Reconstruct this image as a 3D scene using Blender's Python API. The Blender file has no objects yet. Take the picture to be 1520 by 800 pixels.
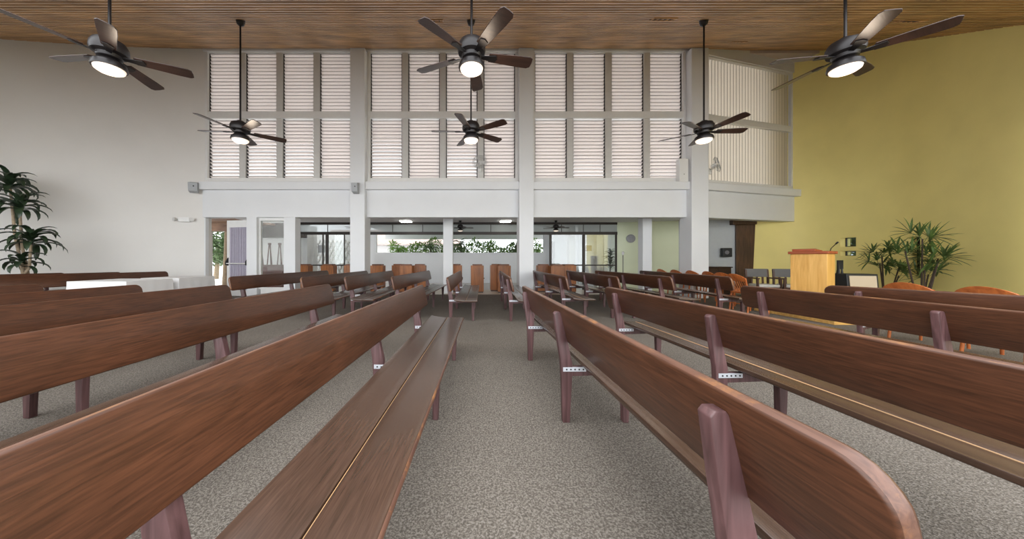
import bpy, bmesh, math, random
from mathutils import Vector, Matrix
random.seed(7)
PI = math.pi
SC = bpy.context.scene
COL = SC.collection
CAMH = 1.18
SKY_LOW, SKY_HIGH, EXPO = 2.1, 3.1, 0.56

# ---------------------------------------------------------------- materials
def lin(c):
    c = c / 255.0
    return c / 12.92 if c <= 0.04045 else ((c + 0.055) / 1.055) ** 2.4
def rgb(r, g, b): return (lin(r), lin(g), lin(b), 1.0)

def mat(name, col, rough=0.6, metal=0.0, spec=0.5, noise=0.0, nscale=8.0, bump=0.0, bscale=60.0, emis=None, es=0.0):
    m = bpy.data.materials.new(name); m.use_nodes = True
    nt = m.node_tree; b = nt.nodes['Principled BSDF']
    b.inputs['Base Color'].default_value = col
    b.inputs['Roughness'].default_value = rough
    b.inputs['Metallic'].default_value = metal
    b.inputs['Specular IOR Level'].default_value = spec
    tc = nt.nodes.new('ShaderNodeTexCoord')
    if noise > 0:
        n = nt.nodes.new('ShaderNodeTexNoise'); n.inputs['Scale'].default_value = nscale; n.inputs['Detail'].default_value = 5
        nt.links.new(tc.outputs['Object'], n.inputs['Vector'])
        r = nt.nodes.new('ShaderNodeValToRGB')
        r.color_ramp.elements[0].position = 0.3; r.color_ramp.elements[1].position = 0.7
        r.color_ramp.elements[0].color = (*[c * (1 - noise) for c in col[:3]], 1)
        r.color_ramp.elements[1].color = (*[min(1, c * (1 + noise)) for c in col[:3]], 1)
        nt.links.new(n.outputs['Fac'], r.inputs['Fac']); nt.links.new(r.outputs['Color'], b.inputs['Base Color'])
    if bump > 0:
        n2 = nt.nodes.new('ShaderNodeTexNoise'); n2.inputs['Scale'].default_value = bscale; n2.inputs['Detail'].default_value = 4
        nt.links.new(tc.outputs['Object'], n2.inputs['Vector'])
        bp = nt.nodes.new('ShaderNodeBump'); bp.inputs['Strength'].default_value = bump; bp.inputs['Distance'].default_value = 0.01
        nt.links.new(n2.outputs['Fac'], bp.inputs['Height']); nt.links.new(bp.outputs['Normal'], b.inputs['Normal'])
    if emis:
        b.inputs['Emission Color'].default_value = emis; b.inputs['Emission Strength'].default_value = es
    return m

def wood(name, dark, light, rough=0.4, grain=(40, 1.6, 40), fleck=None, vary=0.25, spec=0.5, coat=0.0):
    m = bpy.data.materials.new(name); m.use_nodes = True
    nt = m.node_tree; N = nt.nodes; L = nt.links; b = N['Principled BSDF']
    b.inputs['Roughness'].default_value = rough; b.inputs['Specular IOR Level'].default_value = spec
    b.inputs['Coat Weight'].default_value = coat; b.inputs['Coat Roughness'].default_value = 0.25
    tc = N.new('ShaderNodeTexCoord'); oi = N.new('ShaderNodeObjectInfo')
    off = N.new('ShaderNodeVectorMath'); off.operation = 'SCALE'; off.inputs['Scale'].default_value = 7.0
    cmb = N.new('ShaderNodeCombineXYZ'); L.new(oi.outputs['Random'], cmb.inputs['X']); L.new(oi.outputs['Random'], cmb.inputs['Y'])
    L.new(cmb.outputs[0], off.inputs[0])
    add = N.new('ShaderNodeVectorMath'); add.operation = 'ADD'
    L.new(tc.outputs['Object'], add.inputs[0]); L.new(off.outputs[0], add.inputs[1])
    mp = N.new('ShaderNodeMapping'); mp.inputs['Scale'].default_value = grain
    L.new(add.outputs[0], mp.inputs['Vector'])
    n = N.new('ShaderNodeTexNoise'); n.inputs['Scale'].default_value = 1.0; n.inputs['Detail'].default_value = 6; n.inputs['Distortion'].default_value = 0.6
    L.new(mp.outputs[0], n.inputs['Vector'])
    r = N.new('ShaderNodeValToRGB'); r.color_ramp.elements[0].position = 0.3; r.color_ramp.elements[1].position = 0.72
    r.color_ramp.elements[0].color = dark; r.color_ramp.elements[1].color = light
    L.new(n.outputs['Fac'], r.inputs['Fac'])
    # broad patches
    n2 = N.new('ShaderNodeTexNoise'); n2.inputs['Scale'].default_value = 1.3; n2.inputs['Detail'].default_value = 2
    L.new(add.outputs[0], n2.inputs['Vector'])
    mr = N.new('ShaderNodeMapRange'); mr.inputs['From Min'].default_value = 0.3; mr.inputs['From Max'].default_value = 0.7
    mr.inputs['To Min'].default_value = 1 - vary; mr.inputs['To Max'].default_value = 1 + vary
    L.new(n2.outputs['Fac'], mr.inputs['Value'])
    mx = N.new('ShaderNodeMix'); mx.data_type = 'RGBA'; mx.blend_type = 'MULTIPLY'; mx.inputs['Factor'].default_value = 1.0
    L.new(r.outputs['Color'], mx.inputs['A']); L.new(mr.outputs['Result'], mx.inputs['B'])
    out = mx.outputs['Result']
    if fleck:
        n3 = N.new('ShaderNodeTexNoise'); n3.inputs['Scale'].default_value = 5.0; n3.inputs['Detail'].default_value = 7; n3.inputs['Roughness'].default_value = 0.75
        L.new(add.outputs[0], n3.inputs['Vector'])
        r3 = N.new('ShaderNodeValToRGB'); r3.color_ramp.elements[0].position = 0.52; r3.color_ramp.elements[1].position = 0.68
        L.new(n3.outputs['Fac'], r3.inputs['Fac'])
        m3 = N.new('ShaderNodeMix'); m3.data_type = 'RGBA'; L.new(r3.outputs['Color'], m3.inputs['Factor'])
        L.new(out, m3.inputs['A']); m3.inputs['B'].default_value = fleck
        out = m3.outputs['Result']
    L.new(out, b.inputs['Base Color'])
    bp = N.new('ShaderNodeBump'); bp.inputs['Strength'].default_value = 0.12; bp.inputs['Distance'].default_value = 0.004
    L.new(n.outputs['Fac'], bp.inputs['Height']); L.new(bp.outputs['Normal'], b.inputs['Normal'])
    return m

def glass_mat(name, tint=(0.95, 0.97, 0.96, 1), gloss=0.12):
    m = bpy.data.materials.new(name); m.use_nodes = True
    nt = m.node_tree; nt.nodes.clear()
    o = nt.nodes.new('ShaderNodeOutputMaterial'); mx = nt.nodes.new('ShaderNodeMixShader')
    t = nt.nodes.new('ShaderNodeBsdfTransparent'); t.inputs['Color'].default_value = tint
    g = nt.nodes.new('ShaderNodeBsdfGlossy'); g.inputs['Roughness'].default_value = 0.02
    mx.inputs[0].default_value = gloss
    nt.links.new(t.outputs[0], mx.inputs[1]); nt.links.new(g.outputs[0], mx.inputs[2]); nt.links.new(mx.outputs[0], o.inputs[0])
    return m

def frosted(name, col, clear):
    m = translucent(name, col, 0.55); nt = m.node_tree
    o = [n for n in nt.nodes if n.type == 'OUTPUT_MATERIAL'][0]; sh = o.inputs[0].links[0].from_node
    t = nt.nodes.new('ShaderNodeBsdfTransparent'); t.inputs['Color'].default_value = (0.85, 0.87, 0.87, 1); mx = nt.nodes.new('ShaderNodeMixShader'); mx.inputs[0].default_value = clear
    nt.links.new(sh.outputs[0], mx.inputs[1]); nt.links.new(t.outputs[0], mx.inputs[2]); nt.links.new(mx.outputs[0], o.inputs[0])
    return m

def translucent(name, col, trans=0.5):
    m = bpy.data.materials.new(name); m.use_nodes = True
    nt = m.node_tree; nt.nodes.clear()
    o = nt.nodes.new('ShaderNodeOutputMaterial'); mx = nt.nodes.new('ShaderNodeMixShader'); mx.inputs[0].default_value = trans
    d = nt.nodes.new('ShaderNodeBsdfDiffuse'); d.inputs['Color'].default_value = col
    t = nt.nodes.new('ShaderNodeBsdfTranslucent'); t.inputs['Color'].default_value = col
    nt.links.new(d.outputs[0], mx.inputs[1]); nt.links.new(t.outputs[0], mx.inputs[2]); nt.links.new(mx.outputs[0], o.inputs[0])
    return m

def carpet_mat():
    m = bpy.data.materials.new('loop_carpet'); m.use_nodes = True
    nt = m.node_tree; N = nt.nodes; L = nt.links; b = N['Principled BSDF']
    b.inputs['Roughness'].default_value = 0.95; b.inputs['Specular IOR Level'].default_value = 0.15
    tc = N.new('ShaderNodeTexCoord')
    v = N.new('ShaderNodeTexVoronoi'); v.inputs['Scale'].default_value = 170; L.new(tc.outputs['Object'], v.inputs['Vector'])
    n = N.new('ShaderNodeTexNoise'); n.inputs['Scale'].default_value = 90; n.inputs['Detail'].default_value = 4; L.new(tc.outputs['Object'], n.inputs['Vector'])
    r = N.new('ShaderNodeValToRGB'); r.color_ramp.elements[0].position = 0.34; r.color_ramp.elements[1].position = 0.66
    r.color_ramp.elements[0].color = rgb(86, 80, 73); r.color_ramp.elements[1].color = rgb(131, 124, 116)
    e = r.color_ramp.elements.new(0.5); e.color = rgb(108, 100, 91)
    mixf = N.new('ShaderNodeMath'); mixf.operation = 'ADD'; 
    sep = N.new('ShaderNodeSeparateColor'); L.new(v.outputs['Color'], sep.inputs[0])
    ms = N.new('ShaderNodeMath'); ms.operation = 'MULTIPLY_ADD'; ms.inputs[1].default_value = 0.30; ms.inputs[2].default_value = -0.15
    L.new(sep.outputs[0], ms.inputs[0]); L.new(n.outputs['Fac'], mixf.inputs[0]); L.new(ms.outputs[0], mixf.inputs[1])
    L.new(mixf.outputs[0], r.inputs['Fac'])
    n2 = N.new('ShaderNodeTexNoise'); n2.inputs['Scale'].default_value = 1.1; L.new(tc.outputs['Object'], n2.inputs['Vector'])
    mr = N.new('ShaderNodeMapRange'); mr.inputs['To Min'].default_value = 0.85; mr.inputs['To Max'].default_value = 1.15; L.new(n2.outputs['Fac'], mr.inputs['Value'])
    mx = N.new('ShaderNodeMix'); mx.data_type = 'RGBA'; mx.blend_type = 'MULTIPLY'; mx.inputs['Factor'].default_value = 1
    L.new(r.outputs['Color'], mx.inputs['A']); L.new(mr.outputs['Result'], mx.inputs['B'])
    L.new(mx.outputs['Result'], b.inputs['Base Color'])
    bp = N.new('ShaderNodeBump'); bp.inputs['Strength'].default_value = 0.6; bp.inputs['Distance'].default_value = 0.006
    L.new(v.outputs['Distance'], bp.inputs['Height']); L.new(bp.outputs['Normal'], b.inputs['Normal'])
    return m

M = {}
M['board'] = wood('pew_board_wood', rgb(56, 33, 20), rgb(86, 52, 34), rough=0.36, grain=(120, 7, 120), vary=0.25, coat=0.05, spec=0.4)
M['edge'] = wood('pew_worn_edge', rgb(76, 50, 40), rgb(104, 72, 56), rough=0.4, grain=(70, 3.5, 70), fleck=rgb(140, 94, 54))
M['seat'] = wood('pew_seat_wood', rgb(58, 42, 32), rgb(78, 57, 45), rough=0.27, grain=(120, 7, 120), vary=0.2, coat=0.2)
M['paleedge'] = wood('bare_wood_edge', rgb(150, 116, 80), rgb(196, 156, 112), rough=0.5)
M['post'] = wood('pew_post_wood', rgb(66, 43, 42), rgb(104, 74, 74), rough=0.45, grain=(40, 40, 3))
M['steel'] = mat('zinc_plate', rgb(205, 208, 214), 0.4, 0.4, bump=0.1)
M['hole'] = mat('bolt_hole', rgb(30, 30, 32), 0.8)
M['grey_plate'] = mat('grey_shim', rgb(120, 118, 122), 0.5)
M['carpet'] = carpet_mat()
M['tile'] = mat('pale_tile', rgb(196, 184, 166), 0.35, noise=0.08, nscale=2)
M['concrete'] = mat('pale_concrete', rgb(205, 202, 198), 0.7, noise=0.06, nscale=3)
M['white'] = mat('white_plaster', rgb(224, 225, 226), 0.75, noise=0.02, nscale=1.5, bump=0.08, bscale=14)
M['leftwhite'] = mat('warm_white_plaster', rgb(226, 223, 218), 0.7, noise=0.02, nscale=1.2, bump=0.1, bscale=10)
M['yellow'] = mat('olive_yellow_plaster', rgb(244, 227, 146), 0.6, noise=0.04, nscale=1.2, bump=0.1, bscale=10)
M['green'] = mat('pale_green_plaster', rgb(224, 230, 198), 0.5, noise=0.03, nscale=1.5)
M['greywall'] = mat('grey_plaster', rgb(190, 193, 194), 0.7, noise=0.02)
M['frame'] = mat('white_frame_paint', rgb(226, 225, 222), 0.5, noise=0.02)
M['mullion'] = mat('grey_mullion_paint', rgb(206, 204, 200), 0.55, noise=0.03)
M['clip'] = mat('black_louver_clip', rgb(38, 36, 34), 0.6)
M['slat'] = translucent('louver_slat', rgb(244, 239, 236), 0.55)
M['slatshade'] = mat('louver_slat_shade', rgb(128, 120, 116), 0.5)  # painted shade: grey for the dark line at each louvre slat
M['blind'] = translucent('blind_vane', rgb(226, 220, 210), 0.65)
M['ceilwood'] = wood('ceiling_batten_wood', rgb(142, 104, 64), rgb(216, 170, 116), rough=0.45, grain=(1.2, 30, 30), vary=0.3)
M['ceildark'] = mat('ceiling_gap', rgb(38, 27, 18), 0.8)
M['fanblack'] = mat('oil_bronze', rgb(34, 30, 30), 0.4, 0.3, bump=0.05)
M['blade'] = wood('fan_blade_wood', rgb(44, 30, 26), rgb(66, 46, 38), rough=0.3, grain=(3, 40, 40))
M['lens'] = mat('lit_lens', rgb(250, 238, 225), 0.4, emis=(1.0, 0.80, 0.66, 1), es=0.45)
M['lamp'] = mat('lit_panel', rgb(255, 255, 255), 0.4, emis=(1, 0.97, 0.92, 1), es=6)
M['blindshade'] = translucent('blind_vane_shade', rgb(150, 144, 136), 0.3)  # darker tone paints the shadow gap between blind vanes
M['eave'] = mat('pinkish_eave_paint', rgb(206, 192, 186), 0.8, noise=0.03, nscale=2)
M['bronze'] = mat('dark_window_frame', rgb(52, 45, 40), 0.5, 0.2, noise=0.05)
M['glass'] = glass_mat('clear_glass', gloss=0.10)
M['transom'] = frosted('grey_glass', rgb(205, 208, 206), 0.45)
M['dimglass'] = glass_mat('dim_glass', tint=(0.5, 0.54, 0.55, 1), gloss=0.12)
M['cab'] = wood('cabinet_wood', rgb(122, 70, 30), rgb(172, 104, 48), rough=0.4, grain=(30, 30, 2))
M['cabtop'] = wood('cabinet_top_wood', rgb(92, 52, 30), rgb(130, 80, 50), rough=0.4, grain=(3, 30, 30))
M['darkcab'] = wood('dark_cabinet_wood', rgb(48, 32, 24), rgb(70, 48, 36), rough=0.4, grain=(3, 30, 30))
M['redcab'] = wood('reddish_cabinet_wood', rgb(80, 44, 40), rgb(116, 72, 66), rough=0.25, grain=(3, 30, 30))
M['orange'] = wood('orange_chair_wood', rgb(150, 78, 36), rgb(196, 112, 56), rough=0.4, grain=(20, 20, 3))
M['lectern'] = wood('honey_maple', rgb(206, 152, 74), rgb(232, 182, 104), rough=0.4, grain=(20, 20, 1.5), vary=0.08)
M['lectop'] = wood('lectern_red_trim', rgb(140, 66, 36), rgb(176, 92, 54), rough=0.35, grain=(3, 20, 20))
M['dais'] = wood('dais_wood', rgb(190, 144, 76), rgb(220, 176, 104), rough=0.4, grain=(2, 20, 20))
M['black'] = mat('matte_black', rgb(26, 26, 28), 0.5, noise=0.1)
M['beige'] = mat('beige_grille_cloth', rgb(196, 178, 152), 0.9, bump=0.3, bscale=200)
M['greyseat'] = mat('grey_upholstery', rgb(112, 110, 108), 0.85, bump=0.2, bscale=120)
M['cushion'] = mat('pale_cushion', rgb(214, 210, 202), 0.85, bump=0.15, bscale=90)
M['chairdark'] = wood('dark_chair_wood', rgb(70, 44, 34), rgb(98, 64, 50), rough=0.4, grain=(20, 20, 3))
M['leafdark'] = mat('dark_leaf', rgb(44, 60, 40), 0.4, noise=0.35, nscale=9)
M['leafpalm'] = mat('palm_leaf', rgb(74, 96, 44), 0.45, noise=0.35, nscale=8)
M['leafbright'] = mat('bright_leaf', rgb(120, 158, 72), 0.5, noise=0.35, nscale=5)
M['leaftree'] = mat('tree_leaf', rgb(96, 118, 78), 0.6, noise=0.4, nscale=3)
M['trunk'] = mat('plant_cane', rgb(158, 140, 116), 0.8, noise=0.2, nscale=20, bump=0.3)
M['stemdark'] = mat('dark_stem', rgb(60, 46, 34), 0.8, noise=0.3, nscale=30)
M['pot'] = mat('brown_pot', rgb(96, 70, 54), 0.7, noise=0.15, nscale=6)
M['soil'] = mat('soil', rgb(50, 38, 30), 1.0, noise=0.3, nscale=40)
M['cloth'] = mat('white_table_cloth', rgb(228, 226, 224), 0.8, noise=0.02, nscale=4)
M['plasticwhite'] = mat('white_plastic', rgb(232, 231, 228), 0.4)
M['speakergrey'] = mat('grey_speaker', rgb(168, 170, 172), 0.6, noise=0.04)
M['doorlouver'] = mat('lilac_grey_panel', rgb(176, 170, 186), 0.5, noise=0.04)
M['brownbeam'] = wood('brown_beam', rgb(100, 72, 52), rgb(140, 106, 80), rough=0.6, grain=(2, 20, 20))
M['browndoor'] = wood('dark_brown_door', rgb(66, 44, 28), rgb(94, 66, 44), rough=0.45, grain=(30, 30, 2))
M['soffitdark'] = mat('dark_soffit', rgb(46, 36, 32), 0.8, noise=0.2, nscale=6)
M['bronzeplaque'] = mat('bronze_plaque', rgb(132, 108, 76), 0.5, 0.3, noise=0.15, nscale=30)
M['greyplaque'] = mat('grey_plaque', rgb(150, 150, 152), 0.6, noise=0.1, nscale=20)
M['asphalt'] = mat('pavement', rgb(190, 188, 186), 0.9, noise=0.1, nscale=2)
M['rooftile'] = mat('roof_tile', rgb(168, 150, 142), 0.8, noise=0.2, nscale=6)

# ---------------------------------------------------------------- mesh helpers
class MB:
    def __init__(s): s.v = []; s.f = []; s.m = []
    def add(s, verts, faces, mi=0):
        o = len(s.v); s.v += [tuple(v) for v in verts]
        for f in faces: s.f.append(tuple(i + o for i in f)); s.m.append(mi)
    def box(s, x0, x1, y0, y1, z0, z1, mi=0):
        s.add([(x0,y0,z0),(x1,y0,z0),(x1,y1,z0),(x0,y1,z0),(x0,y0,z1),(x1,y0,z1),(x1,y1,z1),(x0,y1,z1)],
              [(3,2,1,0),(4,5,6,7),(0,1,5,4),(1,2,6,5),(2,3,7,6),(3,0,4,7)], mi)
    def obox(s, mtx, sx, sy, sz, mi=0):
        o = len(s.v); s.box(-sx/2, sx/2, -sy/2, sy/2, -sz/2, sz/2, mi)
        for i in range(o, len(s.v)): s.v[i] = tuple(mtx @ Vector(s.v[i]))
    def prism(s, poly, a, b, fn, mi=0):
        """poly: list of 2d points; fn(p, t) -> 3d; extruded from t=a to t=b"""
        n = len(poly)
        vs = [fn(p, a) for p in poly] + [fn(p, b) for p in poly]
        fs = [tuple(range(n))[::-1], tuple(range(n, 2*n))] + [(i, (i+1) % n, n+(i+1) % n, n+i) for i in range(n)]
        s.add(vs, fs, mi)
    def tube(s, pts, rad, seg=8, mi=0, cap=True):
        pts = [Vector(p) for p in pts]; rs = rad if isinstance(rad, (list, tuple)) else [rad]*len(pts)
        o = len(s.v); prev = None
        for i, p in enumerate(pts):
            d = (pts[min(i+1, len(pts)-1)] - pts[max(i-1, 0)]).normalized()
            if prev is None:
                up = Vector((0,0,1)) if abs(d.z) < 0.9 else Vector((1,0,0)); x = d.cross(up).normalized()
            else: x = (prev - d * prev.dot(d)).normalized()
            prev = x; y = d.cross(x)
            for k in range(seg):
                a = 2*PI*k/seg; s.v.append(tuple(p + (x*math.cos(a) + y*math.sin(a)) * rs[i]))
        for i in range(len(pts)-1):
            for k in range(seg):
                k2 = (k+1) % seg
                s.f.append((o+i*seg+k, o+i*seg+k2, o+(i+1)*seg+k2, o+(i+1)*seg+k)); s.m.append(mi)
        if cap:
            s.f.append(tuple(o+k for k in range(seg))[::-1]); s.m.append(mi)
            e = o+(len(pts)-1)*seg; s.f.append(tuple(e+k for k in range(seg))); s.m.append(mi)
    def lathe(s, prof, seg=24, c=(0,0,0), mi=0):
        o = len(s.v)
        for r, z in prof:
            for k in range(seg):
                a = 2*PI*k/seg; s.v.append((c[0]+r*math.cos(a), c[1]+r*math.sin(a), c[2]+z))
        for i in range(len(prof)-1):
            for k in range(seg):
                k2 = (k+1) % seg
                s.f.append((o+i*seg+k, o+i*seg+k2, o+(i+1)*seg+k2, o+(i+1)*seg+k)); s.m.append(mi)
        s.f.append(tuple(o+k for k in range(seg))[::-1]); s.m.append(mi)
        e = o+(len(prof)-1)*seg; s.f.append(tuple(e+k for k in range(seg))); s.m.append(mi)
    def build(s, name, mats, parent=None, bevel=0.0, bseg=2, smooth=None, loc=None, rz=0.0):
        me = bpy.data.meshes.new(name); me.from_pydata(s.v, [], s.f)
        mats = mats if isinstance(mats, (list, tuple)) else [mats]
        for m in mats: me.materials.append(m)
        for p, i in zip(me.polygons, s.m): p.material_index = i
        bm = bmesh.new(); bm.from_mesh(me)
        bmesh.ops.recalc_face_normals(bm, faces=bm.faces)
        if bevel > 0:
            ed = [e for e in bm.edges if len(e.link_faces) == 2 and e.calc_face_angle(0) > 0.5]
            bmesh.ops.bevel(bm, geom=ed, offset=bevel, segments=bseg, profile=0.5, affect='EDGES', clamp_overlap=True)
        bm.to_mesh(me); bm.free()
        if smooth is not None:
            for p in me.polygons: p.use_smooth = True
            me.set_sharp_from_angle(angle=math.radians(smooth))
        ob = bpy.data.objects.new(name, me); COL.objects.link(ob)
        if parent: ob.parent = parent
        if loc is not None: ob.location = loc
        if rz: ob.rotation_euler = (0, 0, rz)
        return ob

def tag(o, label, cat, group=None, kind=None):
    o['label'] = label; o['category'] = cat
    if group: o['group'] = group
    if kind: o['kind'] = kind
    return o
def thing(name, label, cat, loc=(0,0,0), rz=0.0, group=None):
    o = bpy.data.objects.new(name, None); COL.objects.link(o)
    o.empty_display_size = 0.1
    o.location = loc; o.rotation_euler = (0, 0, rz)
    return tag(o, label, cat, group)
def struct(o, label=None):
    o['kind'] = 'structure'
    if label: o['label'] = label
    return o
def sempty(name, loc=(0,0,0), rz=0.0, label=None):
    o = bpy.data.objects.new(name, None); COL.objects.link(o); o.location = loc; o.rotation_euler = (0,0,rz)
    return struct(o, label)
KIDS = {}
def dup(root, loc, rz, label, group=None):
    r = root.copy(); COL.objects.link(r); r.location = loc; r.rotation_euler = (0, 0, rz); r['label'] = label
    if group: r['group'] = group
    for ch in list(root.children):
        c = ch.copy(); COL.objects.link(c); c.parent = r
        for g in list(ch.children):
            d = g.copy(); COL.objects.link(d); d.parent = c
    return r

def px(x, y, Y):   # a photo point at depth Y, metres
    return ((x - 700) * Y / 450.0, Y, CAMH + (385 - y) * Y / 450.0)
def ceil_z(Y): return CAMH + 1.154 + 0.573 * Y

# ---------------------------------------------------------------- camera and world
cd = bpy.data.cameras.new('camera'); cam = bpy.data.objects.new('camera', cd); COL.objects.link(cam)
cam.location = (0, 0, CAMH); cam.rotation_euler = (PI/2, 0, 0)
cd.sensor_width = 36; cd.lens = 36 * 450 / 1520; cd.shift_x = 60 / 1520; cd.shift_y = -15 / 1520
cd.clip_start = 0.05; cd.clip_end = 300
SC.camera = cam
w = bpy.data.worlds.new('world'); SC.world = w; w.use_nodes = True
bg = w.node_tree.nodes['Background']; bg.inputs['Color'].default_value = (0.93, 0.965, 1.0, 1)
# bright overcast sky, brighter toward the hidden sun behind the camera
_n = w.node_tree.nodes; _l = w.node_tree.links
_tc = _n.new('ShaderNodeTexCoord'); _dp = _n.new('ShaderNodeVectorMath'); _dp.operation = 'DOT_PRODUCT'
_dp.inputs[1].default_value = Vector((-0.25, -0.85, 0.45)).normalized(); _l.new(_tc.outputs['Generated'], _dp.inputs[0])
_mr = _n.new('ShaderNodeMapRange'); _mr.interpolation_type = 'SMOOTHSTEP'
_mr.inputs['From Min'].default_value = -0.7; _mr.inputs['From Max'].default_value = 0.9
_mr.inputs['To Min'].default_value = SKY_LOW; _mr.inputs['To Max'].default_value = SKY_HIGH
_l.new(_dp.outputs['Value'], _mr.inputs['Value']); _l.new(_mr.outputs['Result'], bg.inputs['Strength'])
SC.view_settings.view_transform = 'Standard'; SC.view_settings.look = 'None'
SC.view_settings.gamma = 1; SC.view_settings.use_curve_mapping = False; SC.view_settings.exposure = EXPO

# ---------------------------------------------------------------- room shell
b = MB(); b.box(-13, 13, -4, 10.2, -0.1, 0.0); struct(b.build('floor', M['carpet']), 'grey brown loop carpet')
b = MB(); b.box(-13, 13, 10.2, 11.8, -0.1, 0.0); struct(b.build('floor_lobby', M['tile']), 'pale tiled lobby floor')
b = MB(); b.box(-40, 40, 11.8, 60, -0.1, -0.002); struct(b.build('ground', M['concrete']), 'pale paving outside')

# sloping ceiling of battens: local x across, y up the slope
slope = math.atan(0.573); Y0, Y1 = 3.0, 15.5
ca = MB(); BP = 0.175; n = int((Y1 - Y0) / math.cos(slope) / BP)
for i in range(n):
    s0 = i * BP
    jit = random.uniform(-0.006, 0.006)
    ca.box(-13, 13, s0, s0 + 0.108 + jit, 0.0, 0.045)
cl = ca.build('ceiling', M['ceilwood'])
cl.location = (0, Y0, ceil_z(Y0)); cl.rotation_euler = (slope, 0, 0); struct(cl, 'sloping timber batten ceiling')
cb = MB(); cb.box(-13, 13, -0.02, n * BP, 0.07, 0.16); cbo = cb.build('ceiling_backing', M['ceildark'])
cbo.location = cl.location; cbo.rotation_euler = cl.rotation_euler; struct(cbo)

def catmull(P, k=8):
    P = [Vector(p) for p in P]; out = []
    for i in range(len(P)-1):
        p0 = P[max(i-1, 0)]; p1 = P[i]; p2 = P[i+1]; p3 = P[min(i+2, len(P)-1)]
        for j in range(k):
            t = j / k
            out.append(0.5*((2*p1) + (p2-p0)*t + (2*p0-5*p1+4*p2-p3)*t*t + (3*p1-p0-3*p2+p3)*t**3))
    out.append(P[-1]); return out
def curved_wall(name, pts, material, thick=0.3, side=1, zmax=None, label=None, k=8):
    c = catmull([(x, y, 0) for x, y in pts], k); m = MB(); inn = []; out = []
    for i, p in enumerate(c):
        d = (c[min(i+1, len(c)-1)] - c[max(i-1, 0)]).normalized(); nrm = Vector((d.y, -d.x, 0)) * side
        inn.append(p); out.append(p + nrm * thick)
    n = len(c)
    def top(p):
        z = ceil_z(max(p.y, 2.4)) + 0.02
        return min(z, zmax) if zmax else z
    vs = []
    for q, r in zip(inn, out):
        t = top(q); vs += [(q.x,q.y,-0.02),(q.x,q.y,t),(r.x,r.y,-0.02),(r.x,r.y,t)]
    fs = []
    for i in range(n-1):
        a = 4*i; e = 4*(i+1)
        fs += [(a,e,e+1,a+1),(a+2,a+3,e+3,e+2),(a+1,e+1,e+3,a+3),(a,a+2,e+2,e)]
    fs += [(0,1,3,2),(4*(n-1),4*(n-1)+2,4*(n-1)+3,4*(n-1)+1)]
    m.add(vs, fs); o = m.build(name, material, smooth=40); struct(o, label); return o
LW = [(-8.36, 9.5), (-9.6, 9.3), (-10.7, 8.7), (-11.6, 7.75), (-11.95, 6.6), (-12.0, 5.0), (-11.9, 3.0), (-11.8, 0.0), (-11.8, -2.5)]
RW = [(10.08, 10.92), (11.12, 10.45), (11.52, 9.55), (11.5, 8.3), (10.95, 6.85), (10.45, 5.7), (10.1, 4.2), (9.9, 2.5), (9.9, -2.5)]
curved_wall('wall_left', LW, M['leftwhite'], side=1, label='curved white plaster wall')
wr = curved_wall('wall_right', RW, M['yellow'], side=-1, label='curved yellow plaster wall', k=8)

# openings cut through the yellow wall
def cut(o, boxes):
    for mtx, sx, sy, sz in boxes:
        m = MB(); m.obox(mtx, sx, sy, sz); c = m.build('cutter', M['yellow'])
        md = o.modifiers.new('hole', 'BOOLEAN'); md.operation = 'DIFFERENCE'; md.object = c; md.solver = 'EXACT'
        dg = bpy.context.evaluated_depsgraph_get(); me = bpy.data.meshes.new_from_object(o.evaluated_get(dg))
        o.modifiers.remove(md); o.data = me; bpy.data.objects.remove(c)
SMALLWIN = [((11.58, 9.30), 0.36, 1.57, 1.85, -0.03, 6), ((11.58, 9.30), 0.36, 1.29, 1.44, -0.03, 7), ((11.42, 7.75), 0.34, 0.80, 1.76, -0.33, 8)]
def wmtx(c, z0, z1, tilt): return Matrix.Translation((c[0], c[1], (z0+z1)/2)) @ Matrix.Rotation(tilt, 4, 'Z')
cut(wr, [(wmtx(c, z0, z1, t), 1.2, wd, z1 - z0) for c, wd, z0, z1, t, k in SMALLWIN])
for c, wd, z0, z1, t, k in SMALLWIN:
    we = sempty('window_%d' % k, (c[0], c[1], z0), t, 'small inset window in the yellow wall')
    m = MB(); h = z1 - z0; f = 0.02
    for bx in ((-wd/2, -wd/2+f, 0, h), (wd/2-f, wd/2, 0, h), (-wd/2, wd/2, 0, f), (-wd/2, wd/2, h-f, h)):
        m.box(0.1, 0.14, bx[0], bx[1], bx[2], bx[3])
    m.build('window_frame', M['bronze'], we)
    m = MB(); m.box(0.115, 0.12, -wd/2+f, wd/2-f, f, h-f); m.build('pane', M['dimglass'] if k != 8 else M['black'], we)

WY = 9.5
def fascia(name, L, loc, rz):
    m = MB(); m.box(0, L, -0.08, 0.22, 2.49, 3.34); struct(m.build('wall_' + name, M['white'], loc=loc, rz=rz), 'white fascia wall below the louvred windows')
    m = MB(); m.box(-0.0, L + (0.18 if name.endswith('side') else 0), -0.22, 0.24, 3.33, 3.566); struct(m.build('trim_1' if name == 'back_fascia' else 'trim_2', M['white'], loc=loc, rz=rz, bevel=0.01), 'white ledge')
FL = math.hypot(11.1 - 7.0, 1.02); FR = math.atan2(1.02, 4.1)
fascia('back_fascia', 15.36, (-8.36, WY, 0), 0)
fascia('angled_side', FL, (7.0, WY, 0), FR)
# header above windows
m = MB(); m.box(-8.36, 7.0, 9.42, 9.72, 7.66, 7.85); struct(m.build('wall_back_header', M['white']), 'white header')
m = MB(); m.box(0, FL + 0.1, -0.08, 0.2, 7.62, 8.5); struct(m.build('wall_angled_header', M['white'], loc=(7.0, WY, 0), rz=FR), 'white header')

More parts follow.
